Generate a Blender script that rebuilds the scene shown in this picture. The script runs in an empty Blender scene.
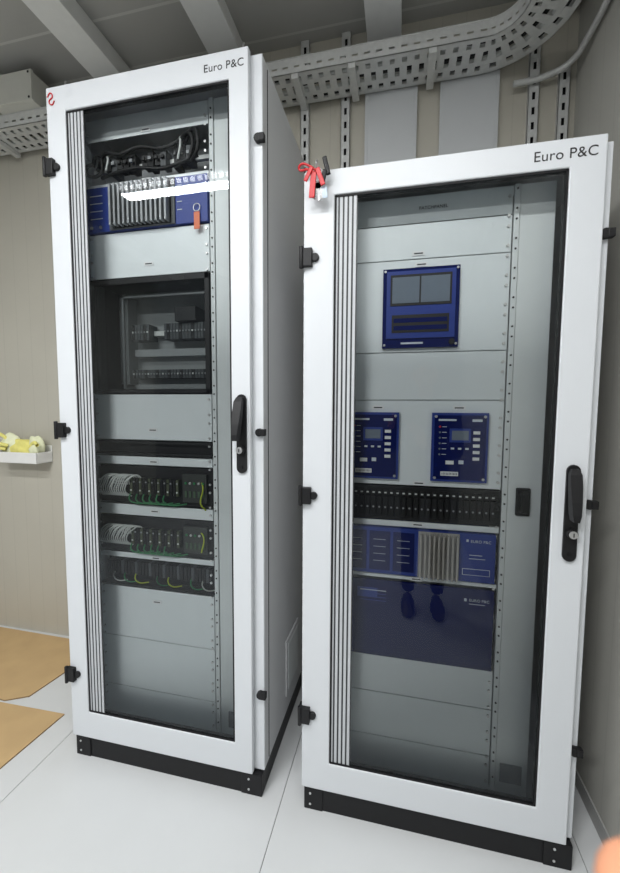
import bpy, bmesh, math, random
from mathutils import Vector, Matrix
random.seed(4)
S=bpy.context.scene
S.view_settings.view_transform='Standard'
S.view_settings.look='None'
S.view_settings.exposure=0.0

# ---------------------------------------------------------------- materials
MATS={}
def mat(name,col,rough=.5,metal=0.0,noise=0.04,scale=30,bump=0.0,spec=.5,emit=None,es=1.0,coat=0.0):
    if name in MATS: return MATS[name]
    m=bpy.data.materials.new(name); m.use_nodes=True
    nt=m.node_tree; b=nt.nodes['Principled BSDF']
    b.inputs['Roughness'].default_value=rough; b.inputs['Metallic'].default_value=metal
    b.inputs['Specular IOR Level'].default_value=spec
    b.inputs['Coat Weight'].default_value=coat
    tc=nt.nodes.new('ShaderNodeTexCoord'); n=nt.nodes.new('ShaderNodeTexNoise')
    n.inputs['Scale'].default_value=scale; n.inputs['Detail'].default_value=3
    nt.links.new(tc.outputs['Object'],n.inputs['Vector'])
    mx=nt.nodes.new('ShaderNodeMix'); mx.data_type='RGBA'
    mx.inputs[6].default_value=(*[c*(1-noise) for c in col],1); mx.inputs[7].default_value=(*[min(1,c*(1+noise)) for c in col],1)
    nt.links.new(n.outputs['Fac'],mx.inputs[0]); nt.links.new(mx.outputs[2],b.inputs['Base Color'])
    if bump>0:
        bp=nt.nodes.new('ShaderNodeBump'); bp.inputs['Strength'].default_value=bump; bp.inputs['Distance'].default_value=.002
        nt.links.new(n.outputs['Fac'],bp.inputs['Height']); nt.links.new(bp.outputs['Normal'],b.inputs['Normal'])
    if emit:
        b.inputs['Emission Color'].default_value=(*emit,1); b.inputs['Emission Strength'].default_value=es
    MATS[name]=m; return m

PAINT=mat('powder_coat_light_grey',(.65,.675,.70),.42,noise=.02,scale=400,bump=.15)
BODY=mat('powder_coat_side_grey',(.60,.61,.62),.5,noise=.02,scale=300,bump=.1)
INNER=mat('interior_grey_paint',(.68,.71,.71),.45,noise=.03,scale=20)
PANEL=mat('rack_panel_grey',(.71,.75,.76),.4,noise=.03,scale=12)
BLK=mat('black_plastic',(.008,.008,.009),.5,spec=.35)
BLKM=mat('black_matte',(.006,.006,.007),.6,spec=.3)
PLINTH=mat('plinth_black',(.006,.006,.007),.5,noise=.2,scale=300,spec=.3)
BLUE=mat('relay_blue',(.016,.040,.24),.4,spec=.3)
DBLUE=mat('panel_dark_blue',(.005,.010,.085),.15,spec=.15)
LCD=mat('lcd_grey',(.15,.18,.22),.2)
SINK=mat('heatsink_grey',(.24,.25,.26),.4,metal=.3)
SINKL=mat('heatsink_light',(.40,.38,.35),.4,metal=.3)
STEEL=mat('galvanised_steel',(.62,.63,.62),.4,metal=.25,noise=.12,scale=60)
SCREW=mat('screw_steel',(.6,.6,.6),.3,metal=.8)
WHITE=mat('label_white',(.75,.76,.76),.5)
WTXT=mat('print_white',(.6,.65,.7),.5)
DTXT=mat('print_dark',(.02,.02,.02),.5)
RED=mat('tag_red',(.55,.01,.015),.4)
ORANGE=mat('tag_orange',(.65,.12,.02),.4)
YEL=mat('glove_yellow',(.80,.74,.22),.6,noise=.15)
GLOVEW=mat('glove_pale',(.78,.80,.55),.6,noise=.1)
GRNY=mat('wire_green_yellow',(.40,.48,.03),.5)
GREYW=mat('wire_grey',(.58,.60,.58),.5)
GREEN=mat('wire_green',(.02,.18,.06),.5)
STRIPE=mat('print_light_stripe',(.50,.52,.54),.5)
STRIPED=mat('print_dark_stripe',(.025,.027,.03),.5)
CARD=mat('cardboard_brown',(.52,.36,.18),.8,noise=.12,scale=8)
CARDE=mat('cardboard_edge',(.25,.16,.07),.9,noise=.2,scale=200)
BEAM=mat('beam_grey_white',(.80,.81,.80),.5)
DUCT=mat('duct_grey',(.54,.56,.57),.45,noise=.05,scale=4)
SKINM=mat('skin',(.62,.28,.16),.5,noise=.06,scale=60)

def glass_mat():
    m=bpy.data.materials.new('tinted_safety_glass'); m.use_nodes=True; nt=m.node_tree
    for n in list(nt.nodes): nt.nodes.remove(n)
    o=nt.nodes.new('ShaderNodeOutputMaterial'); t=nt.nodes.new('ShaderNodeBsdfTransparent'); g=nt.nodes.new('ShaderNodeBsdfGlossy')
    g.inputs['Roughness'].default_value=.0; g.inputs['Color'].default_value=(.9,.95,1,1)
    t.inputs['Color'].default_value=(.91,.93,.925,1)
    f=nt.nodes.new('ShaderNodeFresnel'); f.inputs['IOR'].default_value=1.45
    mx=nt.nodes.new('ShaderNodeMixShader')
    nt.links.new(f.outputs[0],mx.inputs[0]); nt.links.new(t.outputs[0],mx.inputs[1]); nt.links.new(g.outputs[0],mx.inputs[2])
    nt.links.new(mx.outputs[0],o.inputs[0]); return m
GLASS=glass_mat()

def ribbed(name,col,axis,period,width,rough=.55,dark=.8,col2=None):
    m=bpy.data.materials.new(name); m.use_nodes=True; nt=m.node_tree; b=nt.nodes['Principled BSDF']
    b.inputs['Roughness'].default_value=rough
    tc=nt.nodes.new('ShaderNodeTexCoord'); sp=nt.nodes.new('ShaderNodeSeparateXYZ'); nt.links.new(tc.outputs['Object'],sp.inputs[0])
    def M(op,a,bv):
        n=nt.nodes.new('ShaderNodeMath'); n.operation=op
        for i,v in enumerate((a,bv)):
            if v is None: continue
            if isinstance(v,(int,float)): n.inputs[i].default_value=v
            else: nt.links.new(v,n.inputs[i])
        return n.outputs[0]
    fr=M('FLOORED_MODULO',sp.outputs[axis],period)
    d=M('ABSOLUTE',M('SUBTRACT',fr,period/2),None)
    k=M('LESS_THAN',d,width)
    ns=nt.nodes.new('ShaderNodeTexNoise'); ns.inputs['Scale'].default_value=3; nt.links.new(tc.outputs['Object'],ns.inputs['Vector'])
    base=nt.nodes.new('ShaderNodeMix'); base.data_type='RGBA'
    base.inputs[6].default_value=(*[c*.94 for c in col],1); base.inputs[7].default_value=(*[c*1.05 for c in col],1); nt.links.new(ns.outputs['Fac'],base.inputs[0])
    mx=nt.nodes.new('ShaderNodeMix'); mx.data_type='RGBA'; nt.links.new(k,mx.inputs[0]); nt.links.new(base.outputs[2],mx.inputs[6])
    mx.inputs[7].default_value=(*[c*dark for c in (col2 or col)],1)
    nt.links.new(mx.outputs[2],b.inputs['Base Color'])
    bp=nt.nodes.new('ShaderNodeBump'); bp.inputs['Strength'].default_value=.25; bp.inputs['Distance'].default_value=.002; bp.invert=True
    nt.links.new(k,bp.inputs['Height']); nt.links.new(bp.outputs['Normal'],b.inputs['Normal'])
    return m
WALLB=ribbed('sandwich_panel_beige',(.48,.46,.395),0,.10,.002,dark=.91)
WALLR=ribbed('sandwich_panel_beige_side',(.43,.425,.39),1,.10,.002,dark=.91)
CEIL=ribbed('ceiling_panel_grey',(.46,.46,.44),1,.25,.006,dark=1.3)

# ---------------------------------------------------------------- mesh builder
def link(o,parent=None):
    S.collection.objects.link(o)
    if parent is not None: o.parent=parent
    return o
def empty(name,parent=None):
    e=bpy.data.objects.new(name,None); e.empty_display_size=.1; return link(e,parent)

class B:
    def __init__(s,name,parent=None,bevel=0,smooth=False):
        s.bm=bmesh.new(); s.name=name; s.parent=parent; s.mats=[]; s.bevel=bevel; s.smooth=smooth
    def mi(s,m):
        if m not in s.mats: s.mats.append(m)
        return s.mats.index(m)
    def hexa(s,c,m):
        v=[s.bm.verts.new(p) for p in c]; i=s.mi(m)
        for f in ((0,3,2,1),(4,5,6,7),(0,1,5,4),(1,2,6,5),(2,3,7,6),(3,0,4,7)):
            fc=s.bm.faces.new([v[k] for k in f]); fc.material_index=i
    def box(s,x0,x1,y0,y1,z0,z1,m,fn=None):
        c=[(x0,y0,z0),(x1,y0,z0),(x1,y1,z0),(x0,y1,z0),(x0,y0,z1),(x1,y0,z1),(x1,y1,z1),(x0,y1,z1)]
        if fn: c=[fn(*p) for p in c]
        s.hexa(c,m)
    def cyl(s,p0,p1,r,m,n=16,r2=None):
        p0=Vector(p0);p1=Vector(p1); d=(p1-p0).normalized()
        a=Vector((0,0,1)) if abs(d.z)<.9 else Vector((1,0,0))
        u=d.cross(a).normalized(); w=d.cross(u); i=s.mi(m); r2=r if r2 is None else r2
        A=[s.bm.verts.new(p0+(u*math.cos(t)+w*math.sin(t))*r) for t in [2*math.pi*k/n for k in range(n)]]
        C=[s.bm.verts.new(p1+(u*math.cos(t)+w*math.sin(t))*r2) for t in [2*math.pi*k/n for k in range(n)]]
        for k in range(n):
            f=s.bm.faces.new((A[k],A[(k+1)%n],C[(k+1)%n],C[k])); f.material_index=i; f.smooth=True
        f=s.bm.faces.new(A[::-1]); f.material_index=i
        f=s.bm.faces.new(C); f.material_index=i
    def prism(s,pts,y0,y1,m,fn=None):
        i=s.mi(m); g=fn or (lambda x,y,z:(x,y,z))
        A=[s.bm.verts.new(g(x,y0,z)) for x,z in pts]; C=[s.bm.verts.new(g(x,y1,z)) for x,z in pts]; n=len(pts)
        for k in range(n):
            f=s.bm.faces.new((A[k],C[k],C[(k+1)%n],A[(k+1)%n])); f.material_index=i
        f=s.bm.faces.new(A); f.material_index=i; f=s.bm.faces.new(C[::-1]); f.material_index=i
    def torus(s,c,R,r,m,ax='y',n=24,k=8,a0=0,a1=2*math.pi):
        i=s.mi(m); full=abs(a1-a0-2*math.pi)<1e-6; rings=[]
        N=n if full else n+1
        for a in range(N):
            t=a0+(a1-a0)*a/n; ring=[]
            for b in range(k):
                q=2*math.pi*b/k; rad=R+r*math.cos(q); h=r*math.sin(q)
                p={'y':(rad*math.cos(t),h,rad*math.sin(t)),'x':(h,rad*math.cos(t),rad*math.sin(t)),'z':(rad*math.cos(t),rad*math.sin(t),h)}[ax]
                ring.append(s.bm.verts.new((c[0]+p[0],c[1]+p[1],c[2]+p[2])))
            rings.append(ring)
        for a in range(n):
            A=rings[a];C=rings[(a+1)%N]
            for b in range(k):
                f=s.bm.faces.new((A[b],A[(b+1)%k],C[(b+1)%k],C[b])); f.material_index=i; f.smooth=True
    def done(s):
        bmesh.ops.recalc_face_normals(s.bm,faces=s.bm.faces)
        me=bpy.data.meshes.new(s.name); s.bm.to_mesh(me); s.bm.free()
        for m in s.mats: me.materials.append(m)
        o=bpy.data.objects.new(s.name,me); link(o,s.parent)
        if s.bevel:
            b=o.modifiers.new('bevel','BEVEL'); b.width=s.bevel; b.segments=2; b.limit_method='ANGLE'; b.angle_limit=math.radians(50)
        return o

def wires(name,parent,paths,m,r):
    cu=bpy.data.curves.new(name,'CURVE'); cu.dimensions='3D'; cu.bevel_depth=r; cu.bevel_resolution=2; cu.resolution_u=6
    for P in paths:
        sp=cu.splines.new('BEZIER'); sp.bezier_points.add(len(P)-1)
        for bp,p in zip(sp.bezier_points,P):
            bp.co=p; bp.handle_left_type='AUTO'; bp.handle_right_type='AUTO'
    cu.materials.append(m); o=bpy.data.objects.new(name,cu); return link(o,parent)

def text(name,parent,body,x,y,z,size,m,align='LEFT',ext=.0004):
    cu=bpy.data.curves.new(name,'FONT'); cu.body=body; cu.size=size; cu.align_x=align; cu.extrude=ext; cu.space_character=1.03
    cu.materials.append(m); o=bpy.data.objects.new(name,cu); link(o,parent)
    o.location=(x,y,z); o.rotation_euler=(math.radians(90),0,0); return o

# ---------------------------------------------------------------- room
WY=.69; RX=.69; LX=-3.2; FY=-3.4; CZ=3.15
def slab(name,x0,x1,y0,y1,z0,z1,m):
    b=B(name); b.box(x0,x1,y0,y1,z0,z1,m); return b.done()
b=B('floor')
b.box(LX-.1,RX+.1,FY-.1,WY+.1,-.05,-.003,mat('floor_joint_dark',(.12,.12,.12),.7))
fm=mat('floor_vinyl_white',(.62,.635,.64),.38,noise=.03,scale=6)
xs=[LX-.1,-2.35,-1.37,-.387,.60,RX+.1]; ys=[FY-.1,-2.9,-1.1,WY+.1]
for i in range(len(xs)-1):
    for j in range(len(ys)-1):
        b.box(xs[i]+.0012,xs[i+1]-.0012,ys[j]+.0012,ys[j+1]-.0012,-.004,0,fm)
b.done()
slab('wall_back',LX-.1,RX+.1,WY,WY+.08,0,CZ,WALLB)
slab('wall_right',RX,RX+.08,FY,WY,0,CZ,WALLR)
slab('wall_left',LX-.08,LX,FY,WY,0,CZ,WALLR)
slab('ceiling',LX-.1,RX+.1,FY-.1,WY+.1,CZ,CZ+.06,CEIL)
b=B('baseboard_right'); b.box(RX-.006,RX-.0005,FY,WY-.001,0,.06,mat('skirting_grey',(.35,.35,.34),.5)); b.done()
for i,x in enumerate((-2.85,-2.18,-1.50,-.88,-.16,.50)):
    b=B('ceiling_beam',bevel=.003); b.box(x,x+.12,FY,WY-.001,CZ-.095,CZ-.0005,BEAM)
    b.box(x-.014,x+.134,FY,WY-.001,CZ-.102,CZ-.0951,BEAM); b.done()

# ---------------------------------------------------------------- cabinets
def sink(b,x0,x1,z0,z1,m,n,y=.1,d=.035):
    b.box(x0,x1,y-.006,y,z0,z1,BLKM if m is SINK else m); w=(x1-x0)/n
    for i in range(n):
        b.box(x0+i*w+w*.2,x0+i*w+w*.62,y-d,y-.006,z0+.004,z1-.004,m)

def cabinet(x0,x1,H,bx1,gx0,gx1,gz0,gz1,hinges,knobs,hx,hz0,hz1,px0,px1,sx1,panels,bolts):
    root=empty('electrical_cabinet')
    D=.60; PB=.0877
    b=B('plinth',root,bevel=.002)
    b.box(x0+.008,bx1-.004,.012,.03,0.0,PB-.004,PLINTH)
    b.box(x0+.008,x0+.03,.03,D,0,PB-.004,PLINTH)
    b.box(bx1-.022,bx1-.004,.03,D,0,PB-.004,PLINTH)
    b.box(x0+.008,bx1-.004,D-.02,D,0,PB-.004,PLINTH)
    b.box(x0+.008,x0+.075,.008,.012,.001,PB-.005,PLINTH); b.box(bx1-.085,bx1-.004,.008,.012,.001,PB-.005,PLINTH)
    b.done()
    b=B('plinth_screws',root)
    for x in (x0+.03,bx1-.055):
        for z in (.022,.062): b.cyl((x,.0085,z),(x,.006,z),.004,SCREW,10)
    b.done()
    b=B('housing',root,bevel=.003)
    t=.018
    b.box(x0+.004,x0+.004+t,.034,D,PB,H-.006,BODY)
    b.box(bx1-t,bx1,.034,D,PB,H-.006,BODY)
    b.box(x0+.004+t,bx1-t,.034,D,H-.006-t,H-.006,BODY)
    b.box(x0+.004+t,bx1-t,.034,D,PB,PB+t,INNER)
    b.box(x0+.004+t,bx1-t,D-.012,D,PB+t,H-.006-t,INNER)
    b.box(bx1-.05,bx1,.028,.036,PB,H-.006,PAINT)
    b.box(x0+.004,x0+.05,.028,.036,PB,H-.006,PAINT)
    b.box(x0+.05,bx1-.05,.028,.036,H-.05,H-.006,PAINT)
    b.box(x0+.05,bx1-.05,.028,.036,PB,PB+.05,PAINT)
    b.done()
    b=B('door_frame',root,bevel=.0035)
    y0,y1=0,.022
    o=[(x0,PB+.002),(x1,PB+.002),(x1,H),(x0,H)]; n=[(gx0,gz0),(gx1,gz0),(gx1,gz1),(gx0,gz1)]
    V={}
    for lab,ps in (('o',o),('n',n)):
        for k,(x,z) in enumerate(ps):
            for yy in (y0,y1): V[lab,k,yy]=b.bm.verts.new((x,yy,z))
    i=b.mi(PAINT)
    for k in range(4):
        j=(k+1)%4
        for q in ((V['o',k,y0],V['o',j,y0],V['n',j,y0],V['n',k,y0]),(V['o',k,y1],V['o',j,y1],V['n',j,y1],V['n',k,y1]),
                  (V['o',k,y0],V['o',j,y0],V['o',j,y1],V['o',k,y1]),(V['n',k,y0],V['n',j,y0],V['n',j,y1],V['n',k,y1])):
            b.bm.faces.new(q).material_index=i
    b.done()
    b=B('door_gasket',root)
    g=.006
    b.box(gx0,gx0+g,.004,.024,gz0,gz1,BLKM); b.box(gx1-g,gx1,.004,.024,gz0,gz1,BLKM)
    b.box(gx0,gx1,.004,.024,gz1-g,gz1,BLKM); b.box(gx0,gx1,.004,.024,gz0,gz0+g,BLKM)
    b.done()
    b=B('door_glass',root); i=b.mi(GLASS)
    v=[b.bm.verts.new(p) for p in ((gx0,.008,gz0),(gx1,.008,gz0),(gx1,.008,gz1),(gx0,.008,gz1))]
    f=b.bm.faces.new(v); f.material_index=i; b.done()
    b=B('glass_print_stripes',root)
    w=.072; n=5; b.box(gx0,gx0+w,.0073,.0078,gz0+.004,gz1-.004,STRIPED)
    for k in range(n):
        xx=gx0+.002+k*w/n; b.box(xx,xx+w/n*.60,.0066,.0073,gz0+.004,gz1-.004,STRIPE)
    b.done()
    b=B('door_hinges',root,bevel=.002)
    for z in hinges:
        b.box(x0-.006,x0+.030,-.016,.002,z-.028,z+.028,BLK)
        b.box(x0-.012,x0+.010,-.010,.03,z-.020,z+.020,BLK)
        b.cyl((x0+.038,-.010,z),(x0+.038,.002,z),.013,BLK,14)
        b.cyl((x0-.004,-.014,z-.034),(x0-.004,-.014,z+.034),.007,BLK,12)
    b.done()
    b=B('side_latch_knobs',root,bevel=.002)
    for z in knobs:
        b.cyl((bx1-.012,.028,z),(bx1-.012,.012,z),.014,BLK,16)
        b.box(bx1-.008,bx1+.010,.010,.03,z-.012,z+.012,BLK)
    b.done()
    b=B('door_handle',root,bevel=.002)
    zc=(hz0+hz1)/2; hw=.018
    pl=[]
    for k in range(9):
        a=math.pi*k/8; pl.append((hx+hw*math.cos(a),hz1-hw+hw*math.sin(a)))
    for k in range(9):
        a=math.pi+math.pi*k/8; pl.append((hx+hw*math.cos(a),hz0+hw+hw*math.sin(a)))
    b.prism(pl,-.008,0,BLK)
    L=hz1-hz0
    segs=[(hz1-.010,.010,.014),(hz1-.025,.015,.024),(hz1-.06,.015,.034),(hz1-.10,.013,.044),(hz1-.135,.011,.050),(hz1-.155,.007,.050)]
    i=b.mi(BLK); prev=None
    for z,w,o in segs:
        xo=hx-o*.10
        r=[b.bm.verts.new(p) for p in ((xo-w,-.008-o,z),(xo+w,-.008-o,z),(xo+w,-.004-o*.45,z),(xo-w,-.004-o*.45,z))]
        if prev:
            for k in range(4):
                f=b.bm.faces.new((prev[k],prev[(k+1)%4],r[(k+1)%4],r[k])); f.material_index=i
        else:
            f=b.bm.faces.new(r); f.material_index=i
        prev=r
    f=b.bm.faces.new(prev[::-1]); f.material_index=i
    zl=hz0+.30*L
    b.cyl((hx,-.008,zl),(hx,-.024,zl),.014,BLK,20)
    b.cyl((hx,-.024,zl),(hx,-.030,zl),.011,SCREW,20)
    b.box(hx-.0015,hx+.0015,-.031,-.0295,zl-.006,zl+.006,BLKM)
    b.cyl((hx,-.008,hz0+.022),(hx,-.011,hz0+.022),.006,BLKM,12)
    b.done()
    b=B('swing_frame',root,bevel=.001)
    zt=H-.055; zb=PB+.03
    b.box(px0-.05,px0-.004,.098,.13,zb,zt,INNER)
    b.box(px1+.004,px1+.02,.098,.115,zb,zt,INNER)
    b.box(px1+.022,sx1,.104,.12,zb,zt,INNER)
    b.box(px0-.05,sx1,.105,.13,zb,zb+.02,INNER)
    b.box(px0-.05,sx1,.105,.13,zt-.03,zt,INNER)
    b.done()
    b=B('rack_panels',root,bevel=.001)
    for z0,z1 in panels: b.box(px0,px1,.100,.103,z0+.0012,z1-.0012,PANEL)
    b.done()
    b=B('rail_screws',root)
    z=zb+.04; k=0
    while z<zt-.03:
        b.cyl((px1-.010,.1005,z),(px1-.010,.095,z),.0045,SCREW,10)
        b.cyl((px0+.010,.1005,z),(px0+.010,.095,z),.0045,SCREW,10)
        b.cyl((px1+.012,.0985,z+.02),(px1+.012,.0955,z+.02),.003,BLKM,8)
        z+=.031 if k%2 else .0575; k+=1
    b.done()
    b=B('rating_plate',root)
    b.box(sx1-.085,sx1-.018,.100,.104,zb+.045,zb+.11,mat('rating_plate_grey',(.16,.17,.18),.5)); b.done()
    if bolts:
        b=B('top_bolts',root)
        for x in (x0+.03,x1-.04):
            b.cyl((x,.06,H-.01),(x,.06,H+.065),.003,SCREW,8)
        b.done()
    return root

# ---- left (tall) cabinet
Lp0,Lp1=-1.195,-.685
panL=[(.13,.257),(.257,.474),(.474,.690),(.812,.835),(.99,1.035),(1.195,1.23),(1.295,1.475),(1.92,2.09),(2.26,2.275),(2.43,2.51)]
cabL=cabinet(-1.270,-.492,2.57,-.455,-1.19,-.56,.20,2.482,(2.292,1.335,.356),(2.30,1.34,.387),-.522,1.20,1.47,Lp0,Lp1,-.545,panL,True)
text('door_lettering',cabL,'Euro P&C',-.648,-.0005,2.514,.034,DTXT)
wires('red_scribble',cabL,[[(-1.262,-.002,2.535),(-1.248,-.002,2.548),(-1.24,-.002,2.535),(-1.255,-.002,2.52),(-1.243,-.002,2.508),(-1.232,-.002,2.52)]],RED,.002)
b=B('side_vent',cabL,bevel=.003)
b.box(-.456,-.449,.30,.50,.17,.42,BODY); b.box(-.450,-.447,.32,.48,.19,.40,INNER)
b.done()
b=B('side_panel_seams',cabL)
b.box(-.4555,-.4535,.075,.079,.10,2.55,BLKM); b.done()

TG=mat('terminal_mid_grey',(.26,.27,.28),.5)
TD=mat('terminal_dark_grey',(.05,.055,.06),.5)
b=B('top_wiring_compartment',cabL,bevel=.001)
b.box(Lp0,Lp1,.20,.205,2.27,2.44,mat('compartment_back',(.20,.21,.215),.5))
b.box(Lp0+.01,Lp1-.01,.125,.14,2.33,2.345,STEEL)
for k in range(14):
    x=Lp0+.085+k*.026; hh=random.choice((.02,.03,.04))
    if k in (5,10): continue
    b.box(x,x+.023,.095+random.random()*.01,.14,2.338-hh,2.338+hh,(BLK,TD,BLK,BLKM)[k%4])
    b.box(x+.005,x+.018,.088,.095,2.333,2.345,(BLK,TG,BLK)[k%3])
b.done()
r=random.random
ps=[[(Lp0+.02,.11,2.36),(Lp0+.01,.085,2.33),(Lp0+.035,.08,2.295),(Lp0+.07,.09,2.31),(Lp0+.075,.09,2.35),(Lp0+.04,.10,2.375),(Lp0+.02,.11,2.35)],
    [(Lp0+.03,.12,2.34),(Lp0+.10,.085,2.375),(Lp0+.16,.08,2.36),(Lp0+.24,.085,2.378),(Lp0+.33,.09,2.365),(Lp0+.40,.09,2.38)],
    [(Lp0+.05,.12,2.31),(Lp0+.14,.085,2.30),(Lp0+.24,.085,2.305),(Lp0+.33,.09,2.295),(Lp0+.42,.09,2.31),(Lp0+.47,.10,2.33)],
    [(Lp1-.10,.11,2.38),(Lp1-.05,.085,2.41),(Lp1-.03,.08,2.37),(Lp1-.045,.085,2.32),(Lp1-.08,.10,2.31)],
    [(Lp1-.14,.11,2.36),(Lp1-.07,.085,2.40),(Lp1-.05,.08,2.36),(Lp1-.07,.085,2.31)]]
wires('black_cables',cabL,ps,BLK,.0065)
wires('grey_cables',cabL,[[(Lp0+.09,.10,2.37),(Lp0+.11,.082,2.35),(Lp0+.10,.082,2.31)],[(Lp1-.11,.10,2.40),(Lp1-.10,.082,2.36),(Lp1-.115,.09,2.32)]],GREYW,.004)
b=B('amplifier_unit',cabL,bevel=.001)
b.box(Lp0,Lp1,.088,.20,2.093,2.257,BLUE)
b.box(-1.088,-.812,.082,.088,2.094,2.256,TD)
sink(b,-1.075,-.825,2.097,2.253,SINK,13,.088,.03)
for x in (-1.17,-1.13): b.cyl((x,.088,2.11),(x,.084,2.11),.006,SCREW,10)
for k in range(4):
    b.box(-1.175,-1.12,.0865,.088,2.225-k*.028,2.228-k*.028,WTXT)
    b.box(-.805,-.785,.0865,.088,2.225-k*.028,2.228-k*.028,WTXT)
b.box(-.775,-.715,.0865,.088,2.20,2.225,WTXT); b.box(-.765,-.725,.086,.087,2.204,2.221,BLUE)
b.done()
b=B('orange_tag',cabL,bevel=.002); b.box(-.735,-.712,.080,.082,2.065,2.125,ORANGE); b.torus((-.7235,.081,2.14),.013,.0015,SCREW,'y'); b.done()
b=B('windowed_subrack',cabL,bevel=.001)
z0,z1=1.479,1.916
b.box(Lp0,Lp1,.09,.10,z1-.022,z1,BLK); b.box(Lp0,Lp1,.09,.10,z0,z0+.014,BLK)
b.box(Lp0,Lp0+.022,.09,.10,z0,z1,BLK); b.box(Lp1-.018,Lp1,.09,.10,z0,z1,BLK)
b.box(Lp0,Lp1,.26,.27,z0,z1,mat('subrack_back',(.24,.25,.255),.6))
b.box(Lp0,Lp0+.01,.10,.26,z0,z1,BLKM); b.box(Lp1-.01,Lp1,.10,.26,z0,z1,BLKM); b.box(Lp0,Lp1,.10,.26,z1-.01,z1,BLKM); b.box(Lp0,Lp1,.10,.26,z0,z0+.01,BLKM)
b.box(Lp0+.09,Lp1-.02,.155,.165,1.86,1.868,SINK); b.box(Lp0+.09,Lp0+.10,.155,.165,1.50,1.868,SINK)
for zz,hh in ((1.73,.040),(1.56,.022)):
    b.box(Lp0+.10,Lp1-.03,.225,.26,zz-.01,zz+.01,STEEL)
    for k in range(26):
        x=Lp0+.11+k*.0135
        if zz>1.7 and 5<k<11: continue
        b.box(x,x+.0120,.19,.25,zz-hh*.8,zz+hh*.8,TD if k%4 else BLK)
        b.box(x+.003,x+.009,.186,.19,zz-.003,zz+.004,WHITE if k%5==0 else TG)
b.box(Lp1-.19,Lp1-.10,.17,.25,1.765,1.82,BLK)
b.box(Lp0+.045,Lp0+.085,.20,.26,1.52,1.88,TG)
b.box(Lp0+.10,Lp1-.03,.22,.26,1.635,1.665,TG); b.box(Lp0+.10,Lp1-.03,.22,.26,1.50,1.52,TG)
b.done()
b=B('subrack_window',cabL)
v=[b.bm.verts.new(p) for p in ((Lp0+.022,.096,z0+.014),(Lp1-.018,.096,z0+.014),(Lp1-.018,.096,z1-.022),(Lp0+.022,.096,z1-.022))]
b.bm.faces.new(v).material_index=b.mi(GLASS); b.done()
b=B('fuse_strip',cabL,bevel=.001)
b.box(Lp0,Lp1,.115,.13,1.235,1.290,BLKM); b.box(Lp0,Lp1,.095,.115,1.235,1.245,BLK); b.box(Lp0,Lp1,.095,.115,1.280,1.290,BLK)
b.done()
for n,(z0,z1) in enumerate(((1.04,1.19),(.84,.985))):
    b=B('terminal_unit',cabL,bevel=.001)
    b.box(Lp0,Lp1,.105,.12,z0,z1,BLK)
    zm=(z0+z1)/2
    for k in range(16):
        x=Lp0+.16+k*.0135
        b.box(x,x+.011,.085,.105,zm-.035,zm+.03,BLK if k%3 else mat('terminal_olive',(.06,.07,.04),.5))
        b.box(x+.002,x+.009,.083,.086,zm+.012,zm+.018,TG if k%2 else BLKM)
        b.box(x+.002,x+.009,.083,.086,zm-.022,zm-.016,GREYW if k%3==0 else BLKM)
    b.box(Lp0+.39,Lp1-.02,.088,.105,z0+.02,z1-.02,mat('module_dark',(.03,.033,.03),.4))
    for k in range(5):
        b.cyl((Lp0+.405+k*.018,.088,zm+.02),(Lp0+.405+k*.018,.083,zm+.02),.005,SCREW if k%2 else GREEN,10)
        b.box(Lp0+.40+k*.018,Lp0+.41+k*.018,.085,.088,zm-.035,zm-.01,mat('module_green',(.05,.09,.05),.5))
    b.done()
    ps=[]
    for k in range(14):
        x=Lp0+.025+k*.010
        ps.append([(x,.10,z0+.028),(x-.012,.08,z0+.05),(x+.005*r(),.073,zm+.01),(x+.02,.074,z1-.035-.012*r()),(x+.04,.090,z1-.035),(x+.055,.100,zm)])
    wires('grey_wires',cabL,ps,GREYW,.0026)
    ps=[[(Lp0+.16+k*.03,.09,zm-.03),(Lp0+.165+k*.03,.075,z0+.02),(Lp0+.20+k*.03,.08,z0+.006),(Lp0+.25+k*.03,.10,z0+.01)] for k in range(6)]
    wires('green_wires',cabL,ps,GREEN,.003)
wires('earth_wires',cabL,[[(Lp1-.05,.10,1.15),(Lp1-.03,.08,1.12),(Lp1-.04,.08,1.06),(Lp1-.03,.10,1.03)],
    [(Lp1-.06,.10,.95),(Lp1-.03,.08,.93),(Lp1-.04,.08,.87)]],GRNY,.003)
b=B('terminal_strip',cabL,bevel=.001)
b.box(Lp0,Lp1,.15,.16,.695,.81,BLKM); b.box(Lp0,Lp1,.10,.15,.695,.70,BLK)
for k in range(30): b.box(Lp0+.02+k*.016,Lp0+.033+k*.016,.115,.15,.735,.79,BLK if k%4 else TD)
b.done()
ps=[]
for k in range(9):
    x=Lp0+.05+k*.05
    ps.append([(x,.125,.745),(x+.012,.10,.725),(x+.03,.10,.712),(x+.06,.12,.708)])
wires('green_yellow_wires',cabL,ps[2::3],GRNY,.0025)
wires('grey_terminal_wires',cabL,ps[::4],GREYW,.0025)
wires('green_terminal_wires',cabL,ps[1::3],GREEN,.0025)
b=B('unit_labels',cabL)
for z in (2.445,2.268,1.965,1.335,1.21,1.012,.822,.64): b.box(-.955,-.915,.0975,.0985,z-.007,z+.007,WHITE); b.box(-.949,-.921,.097,.0977,z-.002,z+.002,DTXT)
b.done()

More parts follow.
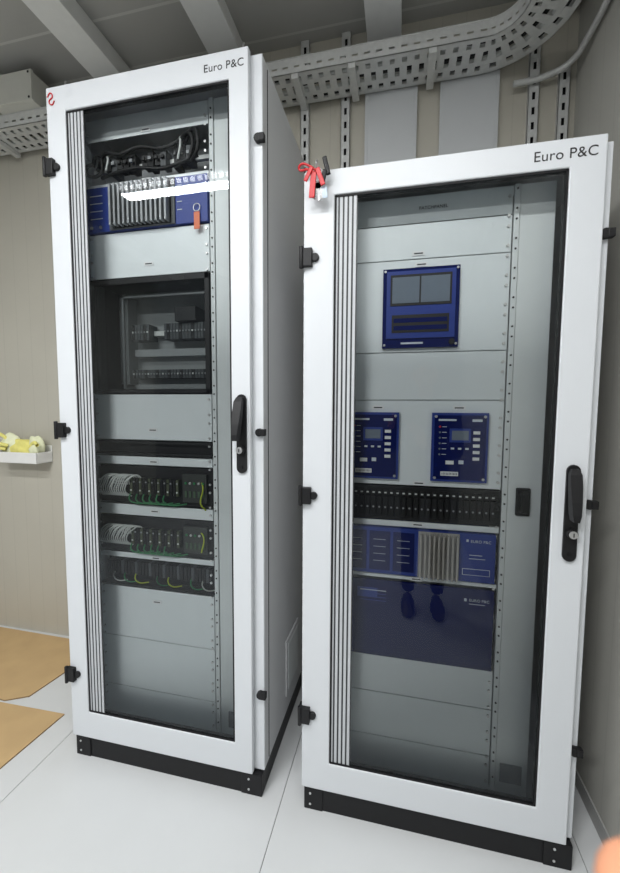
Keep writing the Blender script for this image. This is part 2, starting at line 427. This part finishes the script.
# ---- right (shorter) cabinet
Rp0,Rp1=-.185,.325
panR=[(.13,.247),(.247,.413),(.413,.55),(.835,.85),(1.02,1.042),(1.165,1.453),(1.453,1.61),(1.61,1.908),(1.908,2.02),(2.02,2.105)]
cabR=cabinet(-.308,.530,2.163,.556,-.21,.441,.193,2.086,(1.90,1.136,.365),(1.91,1.15,.385),.490,.985,1.268,Rp0,Rp1,.445,panR,False)
text('door_lettering',cabR,'Euro P&C',.348,-.0005,2.110,.0385,DTXT)
b=B('unit_labels',cabR)
for x,z in ((.05,1.925),(.06,1.89),(-.07,1.428),(.19,1.428),(.07,1.175),(.07,1.032),(.07,.842)):
    b.box(x-.02,x+.02,.0975,.0985,z-.007,z+.007,WHITE); b.box(x-.014,x+.014,.097,.0977,z-.002,z+.002,DTXT)
b.done()
text('panel_lettering',cabR,'PATCHPANEL',.048,.0970,2.060,.014,DTXT)
b=B('control_display_unit',cabR,bevel=.002)
x0,x1,z0,z1=-.06,.178,1.623,1.877
b.box(x0,x1,.085,.10,z0,z1,DBLUE)
b.box(x0+.012,x1-.012,.080,.086,z0+.03,z1-.010,BLUE)
b.box(x0+.024,x1-.024,.078,.081,z1-.120,z1-.022,BLK)
b.box(x0+.030,x0+.115,.077,.079,z1-.112,z1-.030,LCD); b.box(x0+.120,x1-.030,.077,.079,z1-.112,z1-.030,LCD)
b.box(x0+.030,x1-.030,.078,.081,z0+.048,z0+.105,BLK)
for j in range(2): b.box(x0+.036,x1-.036,.077,.079,z0+.056+j*.024,z0+.070+j*.024,DBLUE)
b.cyl((x1-.020,.086,z0+.016),(x1-.020,.076,z0+.016),.009,BLK,14)
b.box(x0+.06,x0+.13,.0845,.0855,z0+.012,z0+.018,WTXT)
for x in (x0+.007,x1-.007):
    for z in (z0+.010,z1-.008): b.cyl((x,.085,z),(x,.082,z),.004,SCREW,10)
b.done()
for xx in (-.172,.106):
    b=B('protection_relay',cabR,bevel=.002)
    x0,x1,z0,z1=xx,xx+.173,1.187,1.412
    b.box(x0,x1,.085,.10,z0,z1,BLUE)
    b.box(x0+.008,x1-.008,.081,.086,z0+.008,z1-.008,DBLUE)
    b.box(x0+.055,x0+.120,.078,.082,z1-.095,z1-.050,BLUE); b.box(x0+.062,x0+.113,.0775,.080,z1-.088,z1-.057,LCD)
    for k in range(6):
        b.cyl((x0+.025,.081,z1-.045-k*.018),(x0+.025,.078,z1-.045-k*.018),.0035,RED if k==0 else LCD,8)
        b.box(x0+.032,x0+.046,.0803,.0812,z1-.046-k*.018,z1-.044-k*.018,WTXT)
    for k in range(5):
        b.box(x1-.046,x1-.026,.078,.082,z1-.068-k*.021,z1-.058-k*.021,WHITE)
    for i in range(3):
        b.box(x0+.060+i*.022,x0+.070+i*.022,.078,.082,z1-.118,z1-.112,WTXT)
    b.box(x0+.045,x0+.070,.078,.082,z0+.058,z0+.070,WHITE); b.box(x0+.085,x0+.10,.078,.082,z0+.060,z0+.072,WTXT)
    b.box(x0+.03,x0+.085,.0795,.082,z0+.020,z0+.034,WHITE)
    for k in range(11): b.box(x0+.034+k*.0045,x0+.036+k*.0045,.079,.080,z0+.023,z0+.031,DTXT)
    b.box(x0+.020,x0+.075,.0803,.0812,z1-.026,z1-.020,WTXT); b.box(x1-.05,x1-.02,.0803,.0812,z1-.028,z1-.020,WTXT)
    for x in (x0+.012,x1-.012):
        for z in (z0+.012,z1-.012): b.cyl((x,.085,z),(x,.078,z),.0045,SCREW,10)
    b.done()
b=B('test_terminal_strip',cabR,bevel=.001)
b.box(Rp0,Rp1,.095,.12,1.045,1.162,BLK)
for k in range(24):
    x=Rp0+.018+k*.0200
    b.box(x,x+.016,.084,.095,1.062,1.128,BLKM); b.box(x+.002,x+.014,.086,.095,1.132,1.148,BLK)
    b.box(x+.004,x+.012,.0845,.087,1.137,1.142,GREYW)
    b.cyl((x+.008,.084,1.09),(x+.008,.0825,1.09),.0035,TG,8)
b.done()
b=B('amplifier_unit',cabR,bevel=.001)
b.box(Rp0,Rp1-.01,.088,.20,.855,1.017,BLUE)
sink(b,.073,.203,.858,1.014,SINKL,9,.088,.03)
for x0 in (-.17,-.09,-.01): b.box(x0,x0+.07,.086,.0885,.868,1.004,DBLUE)
for x0 in (-.165,-.085,-.005):
    for k in range(4): b.box(x0+.008,x0+.05,.0852,.0862,.975-k*.025,.9765-k*.025,WTXT)
b.box(.225,.232,.0868,.0882,.99,.998,WTXT)
b.box(.235,.275,.0868,.0882,.945,.947,WTXT); b.box(.235,.285,.0868,.0882,.933,.935,WTXT)
b.box(.215,.30,.0868,.0882,.878,.900,WTXT); b.box(.2165,.2985,.0865,.0875,.8795,.8985,BLUE)
b.done()
text('unit_lettering',cabR,'EURO P&C',.238,.0868,.988,.013,WTXT,ext=.0002)
text('unit_lettering',cabR,'EURO P&C',.240,.0890,.788,.013,WTXT,ext=.0002)
b=B('blanking_panel_blue',cabR,bevel=.001)
b.box(Rp0,Rp1-.008,.090,.10,.555,.829,DBLUE)
b.box(-.13,-.06,.0892,.0902,.765,.800,BLUE)
for k in range(4): b.box(-.12,-.03,.0890,.0900,.79-k*.012,.793-k*.012,WTXT if k<1 else BLUE)
b.box(.225,.233,.0890,.0902,.787,.797,WTXT); b.box(.24,.29,.0890,.0902,.778,.780,WTXT)
b.done()
b=B('swing_frame_handle',cabR,bevel=.004)
b.box(.370,.412,.092,.104,1.085,1.175,BLK); b.box(.380,.402,.070,.092,1.10,1.165,BLK); b.done()

# ---------------------------------------------------------------- keys
k=empty('key_bunch')
b=B('key_ring',k); b.torus((-.262,-.012,2.140),.020,.0018,SCREW,'y'); b.torus((-.262,-.016,2.168),.012,.0018,SCREW,'x'); b.done()
b=B('red_tag',k,bevel=.002)
def rotp(cx,cz,a):
    return lambda x,y,z:(cx+(x*math.cos(a)-z*math.sin(a)),y,cz+(x*math.sin(a)+z*math.cos(a)))
b.box(-.009,.009,-.036,-.031,-.075,0,RED,rotp(-.268,2.138,-.08)); b.box(-.007,.007,-.042,-.037,-.055,0,RED,rotp(-.256,2.145,.35)); b.box(-.006,.006,-.042,-.037,-.045,0,RED,rotp(-.272,2.15,-.5)); b.done()
wires('red_lanyard',k,[[(-.262,-.014,2.15),(-.285,-.02,2.165),(-.312,-.02,2.172),(-.318,-.015,2.162),(-.29,-.02,2.155),(-.262,-.018,2.14)]],RED,.0035)
b=B('keys',k)
KEYM=mat('key_dark_steel',(.25,.25,.25),.35,metal=.8)
for a,ln in ((.05,.06),(.28,.055),(-.3,.05)):
    f=rotp(-.255,2.112,a)
    b.prism([(.010*math.cos(t),-.012+.010*math.sin(t)) for t in [2*math.pi*q/14 for q in range(14)]],-.028,-.025,KEYM,f)
    b.box(-.0035,.0035,-.0275,-.0255,-.02-ln*.6,-.018,KEYM,f)
    for q in range(3): b.box(.0035,.006,-.0275,-.0255,-.052+q*.008,-.048+q*.008,KEYM,f)
b.done()
b=B('black_fob',k,bevel=.003); b.box(-.007,.007,-.026,-.016,-.055,0,BLK,rotp(-.238,2.185,.25)); b.box(-.007,.007,-.03,-.02,-.04,0,BLK,rotp(-.235,2.145,-.2)); b.done()
b=B('pale_tag',k,bevel=.002); b.box(-.008,.008,-.032,-.029,-.035,0,mat('tag_pale_blue',(.5,.6,.7),.4),rotp(-.236,2.095,.1)); b.done()
for o in k.children: o.location.y=-.006

# ---------------------------------------------------------------- cable tray
SX=.30; RI=.12; TY=.482; TZ=2.86
def tmap(s,w,z):
    arc=(RI+.09)*math.pi/2
    if s<=SX: return (s,TY+w,z)
    if s<=SX+arc:
        a=(s-SX)/arc*math.pi/2; r=RI+w
        return (SX+r*math.sin(a),TY-RI+r*math.cos(a),z)
    return (SX+RI+w,TY-RI-(s-SX-arc),z)
b=B('cable_tray')
s=-3.15; W=.18; P=.05
while s<SX+.33+3.2:
    e=s+P
    for w0,w1 in ((0,.022),(.046,.068),(.112,.134),(.158,W)):
        b.box(s,e,w0,w1,TZ,TZ+.002,STEEL,tmap)
    for w0,w1 in ((.022,.046),(.068,.112),(.134,.158)):
        off=.0 if w0!=.068 else .02
        b.box(s+off,s+off+.030,w0,w1,TZ,TZ+.002,STEEL,tmap)
    for w0 in (0,W-.002):
        b.box(s,e,w0,w0+.002,TZ,TZ+.022,STEEL,tmap); b.box(s,e,w0,w0+.002,TZ+.030,TZ+.062,STEEL,tmap)
        b.box(s,s+.026,w0,w0+.002,TZ+.022,TZ+.030,STEEL,tmap)
    b.box(s,e,-.003,.010,TZ+.061,TZ+.063,STEEL,tmap); b.box(s,e,W-.010,W+.003,TZ+.061,TZ+.063,STEEL,tmap)
    s=e
for x in (-2.9,-2.15,-1.4,-.47,-.225,.10):
    b.box(x-.015,x+.015,TY,.667,TZ-.022,TZ-.001,STEEL)
b.done()
cab=empty('tray_cables')
for k2 in range(5):
    pts=[tmap(-3.0+.35*j,.03+k2*.028+.01*math.sin(j*1.3+k2),TZ+.012) for j in range(10)]+[tmap(SX+.05+.08*j,.03+k2*.028,TZ+.012) for j in range(8)]+[tmap(SX+.9+.5*j,.03+k2*.028,TZ+.012) for j in range(4)]
    wires('cable_%d'%k2,cab,[pts],[BLK,GREYW,BLK,GREYW,BLK][k2],.008)
def strut(xc,z0,z1,y=WY-.001,w=.042):
    b=B('slotted_strut_channel'); d=.020; h=w/2
    z=z0
    b.box(xc-h,xc-h+.002,y-d,y,z0,z1,STEEL); b.box(xc+h-.002,xc+h,y-d,y,z0,z1,STEEL)
    while z<z1-.01:
        e=min(z+.06,z1)
        b.box(xc-h,xc-.006,y-d,y-d+.002,z,e,STEEL); b.box(xc+.006,xc+h,y-d,y-d+.002,z,e,STEEL)
        b.box(xc-.006,xc+.006,y-d,y-d+.002,z,z+.030,STEEL); z=e
    b.box(xc-h+.003,xc+h-.003,y-.002,y-.001,z0,z1,BLKM)
    return b.done()
strut(-.47,0,CZ-.001); strut(-.275,0,CZ-.001); strut(.525,0,CZ-.11); strut(.64,0,TZ-.02); strut(-2.15,TZ+.07,CZ-.001)
for x0,x1 in ((-.18,.045),(.15,.385)):
    b=B('cable_duct',bevel=.004); b.box(x0,x1,.668,WY-.001,0,CZ-.12,DUCT)
    b.box(x0-.004,x0+.010,.666,.668,0,CZ-.12,DUCT); b.box(x1-.010,x1+.004,.666,.668,0,CZ-.12,DUCT)
    b.done()
wires('conduit_pipe',None,[[(.44,.650,2.79),(.56,.648,2.80),(.640,.615,2.815),(.666,.52,2.83),(.668,.30,2.84),(.668,-.4,2.84),(.668,-1.6,2.84),(.668,-3.2,2.84)]],STEEL,.012)
b=B('junction_box',bevel=.005)
EC=mat('enclosure_cream',(.58,.58,.53),.5)
b.box(-2.03,-1.79,.44,.64,TZ+.064,TZ+.20,EC); b.box(-2.035,-1.785,.425,.44,TZ+.064,TZ+.203,EC)
for x in (-2.02,-1.80):
    for z in (TZ+.075,TZ+.19): b.cyl((x,.425,z),(x,.422,z),.006,BLKM,8)
b.done()

# ---------------------------------------------------------------- wall shelf & gloves
b=B('wall_shelf_tray',bevel=.004)
wm=mat('shelf_white',(.8,.8,.78),.4)
x0,x1,y0,z0=-2.33,-2.03,.58,1.09
b.box(x0,x1,y0,WY-.001,z0,z0+.006,wm); b.box(x0,x1,y0,y0+.006,z0,z0+.065,wm); b.box(x0,x0+.006,y0,WY-.001,z0,z0+.065,wm); b.box(x1-.006,x1,y0,WY-.001,z0,z0+.065,wm)
b.box(x0,x1,WY-.007,WY-.001,z0,z0+.10,wm); b.done()
def blob(name,parent,c,sx,sy,sz,m,seed,amp=.45):
    bm=bmesh.new(); bmesh.ops.create_icosphere(bm,subdivisions=4,radius=1)
    random.seed(seed); fs=[(Vector((random.gauss(0,1),random.gauss(0,1),random.gauss(0,1)))*3,random.random()*6) for _ in range(6)]
    for v in bm.verts:
        n=v.co.copy(); d=sum(math.sin(n.dot(f)+p) for f,p in fs)/6
        v.co=Vector((n.x*sx,n.y*sy,n.z*sz))*(1+amp*d)
    for f in bm.faces: f.smooth=True
    me=bpy.data.meshes.new(name); bm.to_mesh(me); bm.free(); me.materials.append(m)
    o=bpy.data.objects.new(name,me); o.location=c; return link(o,parent)
g=empty('work_gloves')
blob('glove_palm',g,(-2.18,.63,1.165),.10,.035,.060,YEL,3)
blob('glove_cuff',g,(-2.08,.63,1.19),.045,.035,.06,GLOVEW,7)
blob('glove_back',g,(-2.27,.63,1.19),.055,.035,.065,GLOVEW,9)
wires('glove_fingers',g,[[(-2.25,.62,1.20),(-2.30,.60,1.255),(-2.355,.58,1.27)],[(-2.25,.6,1.19),(-2.32,.57,1.21),(-2.37,.56,1.215)],[(-2.27,.6,1.17),(-2.33,.565,1.18),(-2.37,.56,1.17)],[(-2.1,.6,1.18),(-2.05,.59,1.215),(-2.02,.58,1.20)]],YEL,.010)

# ---------------------------------------------------------------- cardboard sheets
def sheet(pts,z,t):
    b=B('cardboard_sheet'); i=b.mi(CARD); e=b.mi(CARDE)
    A=[b.bm.verts.new((x,y,z)) for x,y in pts]; C=[b.bm.verts.new((x,y,z+t)) for x,y in pts]; n=len(pts)
    for k in range(n):
        f=b.bm.faces.new((A[k],A[(k+1)%n],C[(k+1)%n],C[k])); f.material_index=e
    b.bm.faces.new(A[::-1]).material_index=i; b.bm.faces.new(C).material_index=i
    return b.done()
sheet([(-2.75,.20),(-1.83,.17),(-1.74,.22),(-1.70,.52),(-1.78,.66),(-2.75,.67)],.0,.006)
sheet([(-2.45,-.16),(-1.50,-.13),(-1.48,.165),(-2.45,.14)],.0,.006)

# ---------------------------------------------------------------- lamps
def lamp(x0,x1,y,en):
    r=empty('ceiling_or_added_lamp'); zt=CZ-.103
    b=B('lamp_housing',r,bevel=.004); b.box(x0,x1,y-.09,y+.09,zt-.05,zt,mat('lamp_white',(.8,.8,.8),.4)); b.done()
    em=mat('lamp_tube_glow',(1,1,1),.5,emit=(1.0,.99,.97),es=12)
    b=B('lamp_tubes',r)
    for yy in (y-.045,y+.045): b.cyl((x0+.02,yy,zt-.066),(x1-.02,yy,zt-.066),.014,em,14)
    b.done()
    b=B('lamp_louvre',r)
    n=int((x1-x0)/.05)
    for k in range(n+1): b.box(x0+k*(x1-x0)/n-.001,x0+k*(x1-x0)/n+.001,y-.085,y+.085,zt-.10,zt-.05,MATS['lamp_white'])
    b.done()
    L=bpy.data.lights.new('tube_light','AREA'); L.shape='RECTANGLE'; L.size=x1-x0-.04; L.size_y=.10; L.energy=en; L.color=(.98,.99,1)
    o=bpy.data.objects.new('tube_light',L); o.location=((x0+x1)/2,y,zt-.105); link(o,r)
lamp(-2.0,-.85,-1.33,28); lamp(-.55,.60,-1.33,28); lamp(-1.78,-.70,-2.75,82)  # first mirrors in the glass; second and third are unseen, added for cabinet light

w=bpy.data.worlds.new('world'); S.world=w; w.use_nodes=True
w.node_tree.nodes['Background'].inputs[0].default_value=(.9,.95,1,1); w.node_tree.nodes['Background'].inputs[1].default_value=.18

# ---------------------------------------------------------------- camera
yaw,pitch,roll,h,f=-.2233,-.0752,.0056,1.4282,390.885
F=Vector((math.sin(yaw)*math.cos(pitch),math.cos(yaw)*math.cos(pitch),math.sin(pitch)))
R=Vector((math.cos(yaw),-math.sin(yaw),0)); U=R.cross(F)
c_,s_=math.cos(roll),math.sin(roll); R,U=R*c_+U*s_,U*c_-R*s_
cd=bpy.data.cameras.new('camera'); cd.sensor_fit='VERTICAL'; cd.sensor_height=36; cd.lens=f/873*36; cd.clip_start=.01
cd.dof.use_dof=True; cd.dof.focus_distance=1.6; cd.dof.aperture_fstop=8
co=bpy.data.objects.new('camera',cd); S.collection.objects.link(co)
M=Matrix((R,U,-F)).transposed().to_4x4(); M.translation=Vector((0,-1.25,h)); co.matrix_world=M
S.camera=co

# ---------------------------------------------------------------- the photographer, standing behind the phone
CLOTH=bpy.data.materials.new('work_clothes'); CLOTH.use_nodes=True
nt=CLOTH.node_tree; bs=nt.nodes['Principled BSDF']; bs.inputs['Roughness'].default_value=.9
tc=nt.nodes.new('ShaderNodeTexCoord'); sp=nt.nodes.new('ShaderNodeSeparateXYZ'); nt.links.new(tc.outputs['Object'],sp.inputs[0])
lt=nt.nodes.new('ShaderNodeMath'); lt.operation='LESS_THAN'; lt.inputs[1].default_value=.93; nt.links.new(sp.outputs[2],lt.inputs[0])
mx=nt.nodes.new('ShaderNodeMix'); mx.data_type='RGBA'; nt.links.new(lt.outputs[0],mx.inputs[0])
mx.inputs[6].default_value=(.018,.022,.035,1); mx.inputs[7].default_value=(.03,.03,.032,1); nt.links.new(mx.outputs[2],bs.inputs['Base Color'])
def skinned(name,parent,V,E,Rd,m,lv=2):
    me=bpy.data.meshes.new(name); me.from_pydata([tuple(v) for v in V],E,[]); me.materials.append(m)
    o=bpy.data.objects.new(name,me); link(o,parent)
    md=o.modifiers.new('skin','SKIN'); md.use_smooth_shade=True
    for i,sv in enumerate(me.skin_vertices[0].data):
        q=Rd[i]; sv.radius=q if isinstance(q,tuple) else (q,q); sv.use_root=(i==0)
    s2=o.modifiers.new('sub','SUBSURF'); s2.levels=lv; s2.render_levels=lv
    return o
person=empty('person')
wristR=M@Vector((.168,-.250,-.026)); wristL=M@Vector((-.075,-.150,.050))
V=[(.19,-1.57,.96),(.19,-1.57,1.12),(.19,-1.58,1.30),(.19,-1.59,1.43),(.185,-1.575,1.49),
   (.36,-1.585,1.40),(.385,-1.47,1.12),tuple(wristR),
   (.02,-1.585,1.40),(-.07,-1.46,1.13),tuple(wristL),
   (.285,-1.57,.88),(.29,-1.53,.50),(.29,-1.56,.10),
   (.095,-1.57,.88),(.09,-1.53,.50),(.09,-1.56,.10)]
E=[(0,1),(1,2),(2,3),(3,4),(3,5),(5,6),(6,7),(3,8),(8,9),(9,10),(0,11),(11,12),(12,13),(0,14),(14,15),(15,16)]
Rd=[(.15,.11),(.145,.105),(.16,.115),(.11,.085),(.06,.06),.068,.050,.034,.068,.050,.034,.088,.062,.050,.088,.062,.050]
skinned('clothed_body',person,V,E,Rd,CLOTH)
bm=bmesh.new(); bmesh.ops.create_icosphere(bm,subdivisions=4,radius=1)
HAIR=mat('hair_dark',(.03,.02,.015),.8)
for v in bm.verts:
    n=v.co.copy(); x,y,z=n.x*.076,n.y*.095,n.z*.118
    if n.z<0: x*=1-.28*(-n.z); y*=1-.12*(-n.z)
    d=math.exp(-((n.x/.16)**2+((n.z+.12)/.22)**2))
    if n.y>0: y+=.026*d; y-=.012*(math.exp(-(((abs(n.x)-.38)/.16)**2+((n.z-.08)/.12)**2)))
    if n.y>0: y+=.005*math.exp(-((n.x/.25)**2+((n.z+.48)/.07)**2))
    if n.z>.35 or (n.y<-.1 and n.z>-.35): x*=1.05;y*=1.05;z*=1.03
    v.co=(x,y,z)
for fc in bm.faces:
    fc.smooth=True; c=fc.calc_center_median()
    fc.material_index=1 if (c.z>.055 and c.y<.075) or (c.y<-.01 and c.z>-.04) else 0
me=bpy.data.meshes.new('head'); bm.to_mesh(me); bm.free(); me.materials.append(SKINM); me.materials.append(HAIR)
o=bpy.data.objects.new('head',me); o.location=(.17,-1.54,1.645); o.rotation_euler=(math.radians(-14),0,math.radians(10)); link(o,person)
hd=o
b=B('face_features',person)
EYE=mat('eye_white',(.8,.8,.8),.3)
for sx in (-1,1):
    b.cyl((sx*.030,.078,.010),(sx*.030,.090,.010),.010,EYE,14,.006); b.cyl((sx*.030,.090,.010),(sx*.030,.0915,.010),.004,BLK,10)
    b.torus((sx*.078,-.005,-.005),.020,.008,SKINM,'x',18,8)
    b.box(sx*.030-.014,sx*.030+.014,.088,.094,.028,.033,HAIR)
b.box(-.020,.020,.086,.093,-.060,-.054,mat('lips',(.45,.12,.10),.5))
o=b.done(); o.location=hd.location; o.rotation_euler=hd.rotation_euler
skinned('neck',person,[(.185,-1.58,1.46),(.178,-1.56,1.54),(.172,-1.55,1.60)],[(0,1),(1,2)],[.055,.052,.050],SKINM)
for sx in (.29,.09):
    bm=bmesh.new(); bmesh.ops.create_icosphere(bm,subdivisions=4,radius=1)
    for v in bm.verts:
        n=v.co; z=max(n.z,-.55)
        v.co=(n.x*.048*(1+.12*n.y),n.y*.142,(z+.55)*(.052-.018*n.y))
    for fc in bm.faces: fc.smooth=True
    me=bpy.data.meshes.new('shoe'); bm.to_mesh(me); bm.free(); me.materials.append(BLK)
    o=bpy.data.objects.new('shoe',me); o.location=(sx,-1.50,.0); link(o,person)
b=B('phone',person,bevel=.002); b.box(-.020,.055,-.130,.020,.006,.014,BLK,lambda x,y,z:tuple(M@Vector((x,y,z)))); b.done()
def hand(root,wr,palm,fing,thumb,name):
    V=[];E=[];Rd=[]
    def add(p,r,par=None):
        V.append(M@Vector(p)); Rd.append(r)
        if par is not None: E.append((par,len(V)-1))
        return len(V)-1
    w=add(wr,.026); pm=add(palm,.026,w)
    for k,fg in enumerate(fing):
        par=pm
        for j,p in enumerate(fg): par=add(p,(.013,.0108,.0102,.0100)[j]*(1,.92,.9,.8)[k],par)
    par=pm
    for j,p in enumerate(thumb): par=add(p,(.015,.011,.0095)[j],par)
    skinned(name,root,V,E,Rd,SKINM)
hand(person,(.165,-.245,-.030),(.142,-.205,-.042),
     [((.122,-.170,-.062),(.096,-.134,-.076),(.078,-.108,-.080),(.0645,-.0875,-.080)),
      ((.132,-.166,-.042),(.114,-.128,-.050),(.100,-.105,-.062),(.094,-.094,-.075)),
      ((.144,-.168,-.022),(.132,-.134,-.026),(.121,-.112,-.038),(.114,-.104,-.052)),
      ((.156,-.174,-.004),(.148,-.148,-.006),(.140,-.130,-.015),(.134,-.122,-.026))],
     ((.138,-.212,-.070),(.128,-.190,-.096),(.116,-.165,-.108)),'right_hand')
hand(person,(-.073,-.145,.047),(-.052,-.100,.036),
     [((-.046,-.060,.030),(-.040,-.032,.022),(-.030,-.018,.008),(-.016,-.014,.0035)),
      ((-.050,-.078,.022),(-.046,-.058,.008),(-.036,-.050,.001),(-.018,-.046,-.003)),
      ((-.052,-.094,.018),(-.048,-.080,.004),(-.038,-.074,-.001),(-.018,-.072,-.003)),
      ((-.054,-.110,.020),(-.050,-.102,.006),(-.040,-.098,.000),(-.022,-.098,-.003))],
     ((-.040,-.100,.040),(-.020,-.082,.034),(-.002,-.066,.024)),'left_hand')
